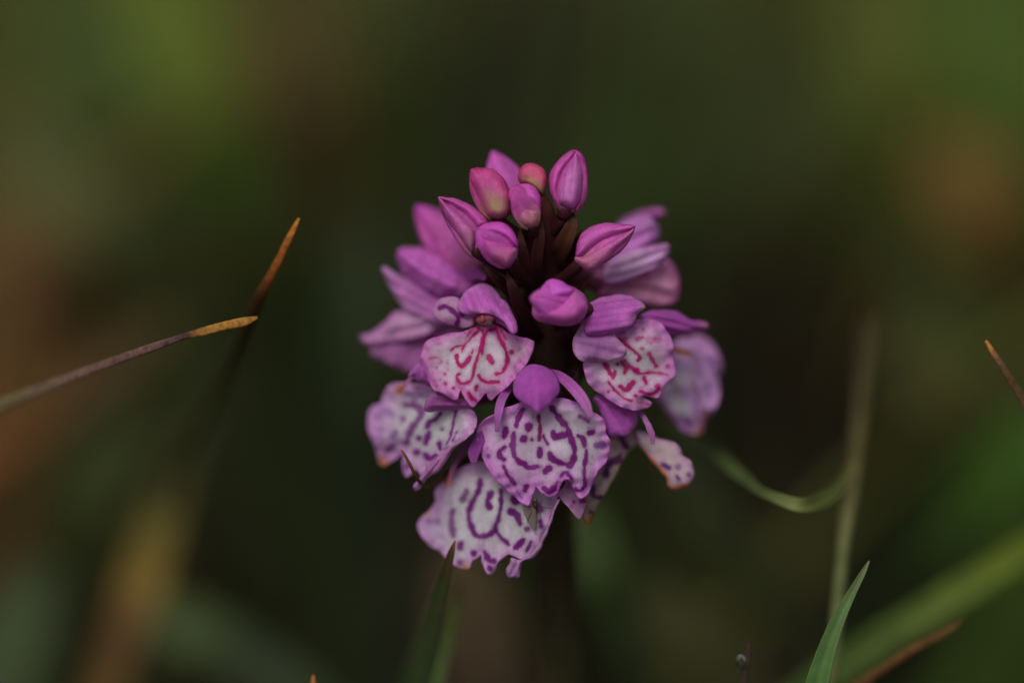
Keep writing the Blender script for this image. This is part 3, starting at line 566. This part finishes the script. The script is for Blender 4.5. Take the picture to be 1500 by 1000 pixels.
sheet('lip', z2([(150,850),(180,795),(300,790),(420,760),(520,700),(600,690),(620,780),(560,900),(420,940),(330,945),(240,900)]), f5, dz=8.6, c=(610, 510), gx=-.1, gy=-.1, dome=.5, domew=14, ruffle=.4, base=(142, 82, 138), edge=(164, 114, 158), edgew=5, seed=74, step=2.6)
sheet('sepal', z2([(560,450),(620,405),(690,400),(745,430),(750,490),(700,530),(620,560),(560,530)]), f5, dz=6.2, c=(683, 415), gx=-.3, dome=.8, domew=14, ruffle=.3, base=(156, 82, 150), edge=(168, 100, 162), edgew=4, seed=75, step=2.4)
blade('sepal', [(712, 408, 2.2, 8), (695, 402, 4.6, 18), (668, 410, 6.4, 22), (650, 425, 7.6, 18)], [(0, 140, 64, 130), (1, 140, 70, 140)], f5, M_PETAL, root=False, flat=.3)

# --- rose-pink flower at the back of the right side
z3 = Z(770, 280, 3.571)
f8 = ovary((880, 420, 6.5), y=430, w0=34)
sheet('hood', z3([(375,390),(390,280),(440,200),(510,155),(590,130),(655,132),(685,175),(702,200),(694,268),(655,320),(570,370),(480,430),(410,450)]), f8, dz=7.5, c=(925, 355), gx=.1, dome=1.6, domew=22, ruffle=.4, base=(188, 118, 182), edge=(190, 130, 184), edgew=4, seed=81, pleat=.2, pleatf=.3, veins=.18, veindir=(1, -.4), step=2.4)
sheet('sepal', z3([(480,160),(560,115),(650,90),(710,88),(732,112),(720,140),(640,145),(560,150)]), f8, dz=9, c=(945, 315), gx=.15, dome=.5, domew=8, base=(162, 84, 156), edge=(150, 90, 140), edgew=4, seed=82, step=2.4, tips=((974, 313, 6, (160, 100, 110)),))
sheet('sepal', z3([(395,450),(430,370),(510,318),(600,292),(690,280),(742,272),(756,302),(738,345),(690,400),(600,445),(500,485),(430,490)]), f8, dz=5.4, c=(935, 380), gx=.1, gy=-.2, dome=.8, domew=12, base=(198, 152, 186), edge=(188, 122, 180), edgew=5, seed=83, pleat=.15, veindir=(1,-.3), step=2.4, marks=mk(z3, [([(560,355),(620,335),(720,298)],12,.45,(120,40,120)), ([(450,430),(480,400)],24,.35,(120,40,110))]))
sheet('lip', z3([(350,520),(350,440),(420,400),(560,400),(650,370),(740,355),(780,400),(802,460),(800,550),(760,590),(680,605),(560,590),(450,585),(370,560)]), f8, dz=7.4, c=(930, 410), gx=.15, gy=-.2, dome=.9, domew=22, ruffle=.4, base=(210, 134, 162), edge=(208, 102, 158), edgew=8, seed=84, pleat=.25, pleatf=.22, veindir=(1,.2), step=2.4, grad=(940, 400, 860, 400, (140, 78, 104)),
      marks=mk(z3, [([(545,455),(590,430)],20,.8,(190,160,160)), ([(480,490),(600,500),(740,540)],14,.4,(130,40,90)), ([(560,445),(640,455)],14,.5,(160,60,84))]))  # the first, whitish mark is a painted highlight

# --- faded flower at the right rim, behind
f7 = ovary((985, 540, 8.5), y=560, w0=30)
sheet('lip', z6([(690,600),(720,450),(770,350),(830,308),(900,320),(965,350),(1030,450),(1058,600),(1050,720),(1000,790),(965,830),(950,885),(880,902),(800,850),(720,740),(660,680)]), f7, dz=9.5, c=(1005, 560), gx=.15, gy=-.1, ruffle=.8, dome=.6, domew=20, base=(188, 156, 186), edge=(178, 128, 180), edgew=12, seed=91, pleat=.3, pleatf=.2, veindir=(.3,1), step=2.6, mcol=(120, 74, 140), tips=((1026, 633, 10, (180, 120, 110)), (1036, 612, 7, (176, 116, 110))),
      marks=mk(z6, [([(880,400),(930,470),(940,540)],16,.6), ([(980,430),(1010,520)],14,.5), ([(900,600),(920,680),(900,740)],16,.6), ([(990,600),(1000,680)],14,.5), ([(830,480),(850,540)],14,.5), ([(770,680),(790,620),(850,640),(860,690)],22,.5), ([(860,480),(940,560),(960,700)],40,.2), ([(840,760),(880,850)],24,.5), ([(790,700),(840,745)],44,.9,(196,186,190)), ([(740,600),(820,560)],44,.7,(190,176,186))]))
sheet('sepal', z6([(880,330),(930,290),(1000,330),(1050,400),(1075,480),(1060,540),(1000,500),(940,430)]), f7, dz=11, c=(1030, 515), gx=.2, dome=.6, domew=12, ruffle=.4, base=(178, 128, 178), edge=(184, 138, 184), edgew=5, seed=92, step=2.6)
blade('withered_petal', [(1014, 517, 7.0, 5), (1004, 516, 6.6, 8), (990, 513, 6.2, 8), (975, 508, 6.6, 7)], [(0, 170, 108, 40), (.5, 184, 120, 40), (1, 150, 96, 70)], f7, M_PETAL, root=False, flat=.5)

# ------------------------------------------------------------------ small fly on the lowest lip
fly = empty('fly', P(783, 742, .1))
tag(fly, 'tiny dark fly with smoky folded wings resting on the lowest orchid lip', 'fly')
M_FLY = petal_mat('fly_body', transl=0, rough=.35, bump=.2, var=.2)
blob('thorax', (783.5, 739, .2), .26, fly, M_FLY, (52, 34, 28), 1, (.8, 1.3, .9))
blob('head', (784, 731.5, .1), .17, fly, M_FLY, (82, 58, 48), 2, (1, 1, 1))
blob('abdomen', (785, 748, .45), .22, fly, M_FLY, (48, 34, 26), 3, (.8, 2.0, .8))
M_WING, t, b, out = nodes_of('fly_wing')
b.inputs['Base Color'].default_value = (.17, .125, .105, 1); b.inputs['Roughness'].default_value = .3; b.inputs['Alpha'].default_value = .62
for pl, d in (([(240,470),(300,450),(370,470),(405,560),(412,700),(405,785),(385,790),(340,740),(290,650),(250,550)], -.12), ([(385,470),(410,520),(425,620),(418,740),(400,790),(385,700),(378,580)], .12)):
    sheet('wing', Z(740, 690, 9.09)(pl), fly, dz=d, gx=-.1, gy=.05, step=1.2, thick=.012, mat=M_WING, crinkle=.1)
for a in ([(785, 741), (793, 742), (800, 743), (808, 744.5)], [(783, 736), (777, 742), (770, 738), (766, 742)], [(785, 746), (791, 752), (793, 760)], [(782, 744), (776, 755), (772, 765)]):
    blade('leg', [(x, y, (-.05, -.2, -.1, .5)[i], 1.1-.2*i) for i, (x, y) in enumerate(a)], [(0, 40, 26, 22), (1, 40, 26, 22)], fly, M_FLY, root=False, flat=1, fold=0, sides=5, dense=4)

# ------------------------------------------------------------------ single grasses around it
BROWN, STRAW, OLIVE, GREEN, DARKG, RUST, TEAL = (74, 48, 26), (150, 116, 52), (84, 84, 36), (80, 96, 38), (38, 46, 22), (104, 58, 26), (62, 80, 52)
def single(name, label, cat, group, pts, cols, **k):
    o = blade(name, pts, cols, **k); tag(o, label, cat, group); return o
G1 = 'single grass stems around the orchid'; G2 = 'out-of-focus grasses behind the orchid'
single('withered_grass_stem', 'purplish brown withered grass stem with a straw-yellow tip arching sideways towards the orchid', 'grass stem', G1,
       [(377,465,.6,4),(362,470,.3,12),(330,477,0,13),(292,487,0,12),(276,491,0,10),(225,508,.5,12),(150,535,3,13),(70,566,6,16),(0,594,9,19),(-120,660,12,22),(-230,780,12,22)],
       [(0,138,98,42),(.25,132,92,40),(.36,96,60,34),(.41,54,38,36),(.5,86,62,58),(.65,92,72,62),(.8,84,78,52),(1,64,72,36)], flat=.6, fold=.25, mat=M_DRY)
single('dried_grass_spike', 'rust-orange dried grass spike darkening downwards, behind the straw-yellow stem tip', 'grass stem', G1,
       [(438,320,2,4),(428,340,2.2,9),(410,378,3,11),(396,405,4,12),(380,438,7,16),(364,474,11,18),(344,520,18,18),(300,610,34,18),(250,700,52,20)],
       [(0,158,100,40),(.2,132,76,30),(.38,118,66,30),(.5,62,38,22),(.6,50,36,20),(.72,50,46,26),(1,60,58,32)], flat=.6, fold=.2, mat=M_DRY)
single('grass_tip', 'thin brown grass tip with an orange point above the broad yellow-green blade', 'grass stem', G1,
       [(1444,499,2,3),(1452,512,2,7),(1470,540,2,10),(1500,590,3,12),(1560,700,4,14),(1600,850,4,16)], [(0,170,116,50),(.15,150,96,46),(.3,84,58,42),(1,70,60,36)], flat=.7, mat=M_DRY)
single('grass_shoot', 'sharp green grass blade with a fine grey tip in front of the pale stalk', 'grass shoot', G1,
       [(1273,821,1,2),(1266,834,.8,7),(1248,866,.4,13),(1228,905,0,20),(1212,945,0,26),(1196,1000,0,34),(1180,1080,0,40)], [(0,120,104,88),(.08,92,96,62),(.4,78,100,58),(1,66,96,46)], flat=.12, fold=.6)
culm = empty('grass_culm', (0, 0, 0))
cp = np.array(P(1215, 1100, 9)); culm.location = (cp[0], cp[1], 0); WO[culm] = np.array((cp[0], cp[1], 0)); 
tag(culm, 'pale green upright grass stalk with one narrow leaf arching off towards the orchid', 'grass stalk', G1)
blade('stalk', [(1270,470,30,14),(1264,560,24,17),(1254,660,17,20),(1244,735,13,22),(1236,800,11,18),(1228,880,10,19),(1218,1000,9,21),(1208,1120,9,22)], [(0,64,54,36),(.3,78,72,44),(.5,92,92,58),(.6,84,90,54),(1,70,84,46)], culm, flat=.8, fold=0)
blade('leaf', [(975,612,24,10),(1040,656,16,19),(1090,699,10,18),(1130,726,5,15),(1165,738,4,20),(1200,732,7,24),(1228,712,11,20),(1244,690,14,14)], [(0,56,68,34),(.35,64,76,42),(.55,92,98,58),(.75,84,92,46),(1,80,84,48)], culm, root=False, flat=.12, fold=.35)
single('grass_shoot', 'broad yellow-green grass blade slanting down beneath the thin brown grass tip', 'grass shoot', G2,
       [(1640,710,32,34),(1560,764,30,42),(1480,817,28,44),(1400,868,27,46),(1300,930,26,48),(1210,990,25,50),(1120,1065,25,50)], [(0,78,90,32),(.35,82,94,32),(.6,74,88,38),(1,52,74,34)], flat=.12, fold=.3)
single('rusty_grass_stem', 'slender rust-brown grass stem below the broad yellow-green blade', 'grass stem', G1,
       [(1408,908,8,3),(1390,921,8,7),(1340,948,9,9),(1290,980,10,10),(1240,1015,11,11),(1160,1090,11,12)], [(0,84,54,32),(.5,90,56,34),(1,80,54,34)], flat=.6, mat=M_DRY)
single('grass_tip', 'short dark grass tip carrying a clear dewdrop below the arching leaf', 'grass stem', G1,
       [(1097,938,3,3),(1096,955,3,8),(1091,985,3,10),(1086,1030,3,12)], [(0,54,40,34),(1,48,42,34)], flat=.6)
dew = blob('dewdrop', (1085, 968, 2.4), .42, None, M_PETAL, (200, 200, 200), 4, (1, 1.25, 1), nl=14, ns=20, bump=.02)
M_DEW, t, b, out = nodes_of('water'); b.inputs['Transmission Weight'].default_value = 1; b.inputs['IOR'].default_value = 1.33; b.inputs['Roughness'].default_value = 0; b.inputs['Base Color'].default_value = (1, 1, 1, 1)
dew.data.materials[0] = M_DEW; tag(dew, 'clear dewdrop clinging to a short dark grass tip', 'dewdrop')
single('grass_shoot', 'dark olive grass blade with a rusty point standing before the lowest orchid lip', 'grass shoot', G1,
       [(667,791,-1.2,3),(663,803,-1.4,8),(654,832,-2.4,16),(643,870,-5,24),(632,910,-9,30),(620,955,-14,36),(606,1010,-20,42),(590,1090,-28,44)], [(0,120,62,30),(.06,96,48,26),(.16,50,36,20),(.4,36,42,18),(1,36,52,20)], flat=.12, fold=.4, rootdir=(0, -.2))
single('grass_shoot', 'light green grass blade close behind the dark olive one', 'grass shoot', G1,
       [(676,850,12,5),(668,885,12,18),(654,930,13,24),(638,990,14,28),(615,1080,14,30)], [(0,62,58,32),(.3,66,72,36),(1,66,82,48)], flat=.12, fold=.4)
single('grass_tip', 'tiny orange grass point beside the dark olive blade', 'grass stem', G1, [(459,988,3,3),(459,1000,3,8),(458,1040,3,12)], [(0,150,92,50),(.4,130,80,44),(1,70,66,36)], flat=.6)
single('withered_leaf', 'broad straw-brown withered leaf reddening towards its foot', 'leaf', G2,
       [(300,600,62,14),(262,690,60,34),(236,765,58,58),(216,830,58,66),(196,890,58,66),(174,950,58,62),(150,1020,58,60),(120,1120,58,60)], [(0,42,44,22),(.15,50,50,24),(.3,90,82,36),(.5,106,86,40),(.6,86,64,36),(.7,74,54,32),(.82,82,62,32),(1,70,54,30)], flat=.12)
single('grass_shoot', 'blue-green arching grass blade by the foot of the straw-brown leaf', 'grass shoot', G2,
       [(200,900,78,30),(250,908,78,60),(310,930,78,62),(370,965,78,60),(430,1010,78,60),(480,1080,78,60)], [(0,84,98,60),(.3,80,94,58),(.6,60,70,50),(1,52,60,42)], flat=.12)
single('withered_leaf', 'rusty brown leaf sloping under the purplish withered stem', 'leaf', G2,
       [(250,470,95,40),(170,520,92,60),(90,580,90,64),(20,630,90,70),(-60,680,90,76)], [(0,58,52,26),(.4,70,52,27),(1,96,60,28)], flat=.12)

# further blurred blades, each with its colour and its neighbour
FAR = [
 ('long bright green blade leaning over the meadow, brightest of the far blades', [(190,-80,150,60),(245,20,150,120),(290,130,150,140),(340,260,155,120),(400,400,165,100),(450,540,180,90)], [(0,120,134,36),(.3,116,132,36),(.6,84,104,38),(1,56,74,36)]),
 ('wide mossy green blade beside the long bright green one', [(60,-60,190,100),(110,60,190,170),(150,180,190,170),(190,320,195,150),(220,460,200,120)], [(0,84,96,30),(.5,76,92,36),(1,60,66,34)]),
 ('ochre brown blade hanging between two green far blades', [(395,-60,200,40),(425,60,200,84),(450,160,200,84),(480,240,205,60),(500,330,210,50)], [(0,90,72,36),(.4,110,76,40),(.8,90,56,36),(1,60,46,28)]),
 ('narrow olive green blade upright behind the ochre brown one', [(520,-60,210,40),(535,60,210,80),(545,180,215,80),(520,300,220,70),(500,420,230,60)], [(0,84,90,32),(.5,80,90,32),(1,64,72,28)]),
 ('pale straw-green leaf above the rusty brown curl', [(20,180,120,80),(70,260,120,120),(150,330,120,110),(220,400,125,80)], [(0,96,96,50),(.5,108,106,54),(1,72,78,42)]),
 ('rusty brown curled leaf below the pale straw-green one', [(-40,330,120,80),(20,370,120,120),(70,400,120,100),(120,470,125,60)], [(0,124,84,42),(.5,120,80,42),(1,70,50,30)]),
 ('tawny orange dead leaf below the yellow-green far tuft', [(1360,220,160,60),(1410,260,160,120),(1450,310,160,130),(1480,370,165,90)], [(0,140,112,50),(.4,150,104,44),(1,110,84,40)]),
 ('tall yellow-green far blade above the tawny dead leaf', [(1260,-70,180,80),(1290,40,180,150),(1330,140,180,150),(1370,250,185,120),(1400,380,190,100)], [(0,104,108,34),(.5,104,112,36),(1,70,82,34)]),
 ('grass green far blade beside the tall yellow-green one', [(1430,-70,170,90),(1450,60,170,150),(1480,180,170,140),(1520,320,175,120)], [(0,84,108,32),(.5,88,112,34),(1,70,88,34)]),
 ('saturated green blade low behind the thin brown grass tip', [(1560,590,75,60),(1510,650,75,110),(1450,710,76,110),(1390,760,78,80),(1330,820,80,60)], [(0,70,104,26),(.5,66,98,26),(1,36,44,20)]),
 ('olive-ochre far leaf above the saturated green blade', [(1310,500,120,60),(1370,550,120,100),(1420,590,122,90),(1470,640,125,60)], [(0,84,88,38),(.5,96,86,40),(1,66,76,32)]),
 ('mid green far blade rising over the olive-ochre leaf', [(1330,360,170,60),(1390,430,170,110),(1430,500,172,110),(1470,580,175,80)], [(0,84,84,36),(.5,82,94,40),(1,64,76,34)]),
 ('slanting green far blade behind the topmost buds, leaning from the dark gap', [(1060,-40,230,60),(1010,60,230,110),(950,160,235,110),(895,270,240,100),(860,380,245,80)], [(0,76,86,36),(.5,74,88,38),(1,70,92,40)]),
 ('long slanting olive far blade parallel to the green one', [(1230,40,240,60),(1150,150,240,100),(1070,250,240,110),(980,340,245,90)], [(0,72,80,34),(.5,70,76,34),(1,56,64,30)]),
 ('short green leaf below the drooping withered petal', [(835,720,48,30),(855,780,48,74),(880,840,48,80),(905,900,50,70),(930,980,52,60)], [(0,80,98,48),(.5,88,104,54),(1,66,72,42)]),
 ('pinkish brown dead leaf behind the light green blade', [(660,800,60,40),(685,860,60,110),(700,930,60,130),(715,1010,60,120)], [(0,84,66,42),(.5,92,70,48),(1,80,58,42)]),
 ('olive blade slanting down behind the arching stalk leaf', [(1000,670,70,40),(1050,760,70,60),(1110,840,72,64),(1170,930,74,60)], [(0,50,56,26),(.5,56,60,30),(1,54,52,28)]),
 ('yellowish olive leaf low under the withered flower', [(930,860,66,50),(985,915,66,110),(1040,960,66,110),(1090,1030,66,80)], [(0,72,70,36),(.5,88,82,42),(1,70,64,34)]),
 ('grey-green leaf beside the foot of the straw-brown withered leaf', [(60,820,80,60),(35,890,80,110),(10,960,80,120),(-20,1050,80,110)], [(0,66,74,40),(.5,84,96,60),(1,80,90,58)]),
 ('olive leaf rising above the grey-green leaf', [(190,610,110,60),(160,680,110,110),(120,750,110,110),(90,840,112,80)], [(0,66,72,30),(.5,76,84,34),(1,56,60,30)]),
 ('dusky olive blade standing between the dried spike and the orchid', [(540,330,120,40),(530,440,120,90),(520,560,122,100),(525,700,125,90),(540,840,128,80)], [(0,58,68,36),(.45,52,62,34),(.7,38,44,26),(1,44,50,30)]),
]
for lb, pts, cols in FAR:
    cols = [(c[0], c[1]*.62+7, c[2]*.63+9, c[3]*.64+6) for c in cols]
    single('grass_shoot', lb, 'grass shoot', G2, pts, cols, flat=.12, fold=.25)

# ------------------------------------------------------------------ meadow grass behind and around (uncountable)
def meadow():
    # plant colours by patch, shade of the dark patches painted in (photo place of the patch, colour); loose, and mixed at random
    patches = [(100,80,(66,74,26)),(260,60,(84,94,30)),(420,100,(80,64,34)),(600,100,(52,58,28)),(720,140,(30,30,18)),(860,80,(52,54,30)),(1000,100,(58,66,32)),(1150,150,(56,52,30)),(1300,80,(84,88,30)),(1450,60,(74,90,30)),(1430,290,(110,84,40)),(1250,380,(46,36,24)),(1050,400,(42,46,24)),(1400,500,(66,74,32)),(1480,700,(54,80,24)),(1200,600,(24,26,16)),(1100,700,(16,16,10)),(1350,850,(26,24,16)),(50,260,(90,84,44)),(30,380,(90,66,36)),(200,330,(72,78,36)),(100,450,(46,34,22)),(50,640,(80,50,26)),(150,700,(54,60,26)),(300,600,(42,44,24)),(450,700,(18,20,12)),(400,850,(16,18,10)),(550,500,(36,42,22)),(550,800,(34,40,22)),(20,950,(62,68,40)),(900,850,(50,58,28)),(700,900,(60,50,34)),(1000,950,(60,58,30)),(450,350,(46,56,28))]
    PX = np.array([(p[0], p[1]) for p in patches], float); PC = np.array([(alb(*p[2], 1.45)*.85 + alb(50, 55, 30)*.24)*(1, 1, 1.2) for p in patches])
    lum = PC@np.array((.3, .6, .1))
    V = []; F = []; C = []; tries = 0; made = 0
    while made < 6500 and tries < 40000:
        tries += 1
        x = rng.uniform(-.45, .45); y = rng.uniform(-.12, .95) if rng.random() < .85 else rng.uniform(.9, 2.2)
        if y > .9: x *= 2.5
        h = rng.uniform(.03, .12) if rng.random() < .62 else rng.uniform(.10, .19); lean = rng.uniform(.1, .9); a = rng.uniform(0, 6.283); wd = rng.uniform(.0012, .0034)
        t = np.linspace(0, 1, 6)
        sp = np.stack([x+math.cos(a)*h*lean*t**1.7, y+math.sin(a)*h*lean*t**1.7, -.006+h*(t-.25*lean*t*t)], 1)
        px, py, dz = to_px(sp)
        if np.any((dz < (95 if h > .1 and y > .09 else 150)) & (dz > -150) & (px > -150) & (px < 1650) & (py > -150) & (py < 1150)): continue
        if np.any(np.linalg.norm(sp-CAMn, axis=1) < .10): continue
        if h > .1 and np.any((px > 1000) & (px < 1340) & (py > 420) & (py < 900)): continue      # an open gap in the sward
        if h > .1 and np.any((px > 340) & (px < 520) & (py > 560) & (py < 960)): continue
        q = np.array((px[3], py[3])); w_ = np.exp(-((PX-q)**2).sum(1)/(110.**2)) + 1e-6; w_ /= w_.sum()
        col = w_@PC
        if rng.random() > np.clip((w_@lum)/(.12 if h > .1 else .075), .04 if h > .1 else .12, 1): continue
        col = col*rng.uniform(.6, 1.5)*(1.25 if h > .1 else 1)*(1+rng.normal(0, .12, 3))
        side = np.array((-math.sin(a+.6), math.cos(a+.6), 0)); nv = len(V)
        for i in range(6):
            ww = wd*(1-t[i]**2)*.5+.0001
            V += [sp[i]-side*ww, sp[i]+side*ww]; C += [col, col]
        F += [(nv+2*i, nv+2*i+1, nv+2*i+3, nv+2*i+2) for i in range(5)]
        made += 1
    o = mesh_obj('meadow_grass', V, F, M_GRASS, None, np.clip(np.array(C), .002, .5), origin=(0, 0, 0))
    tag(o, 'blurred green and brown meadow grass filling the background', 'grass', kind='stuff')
meadow()
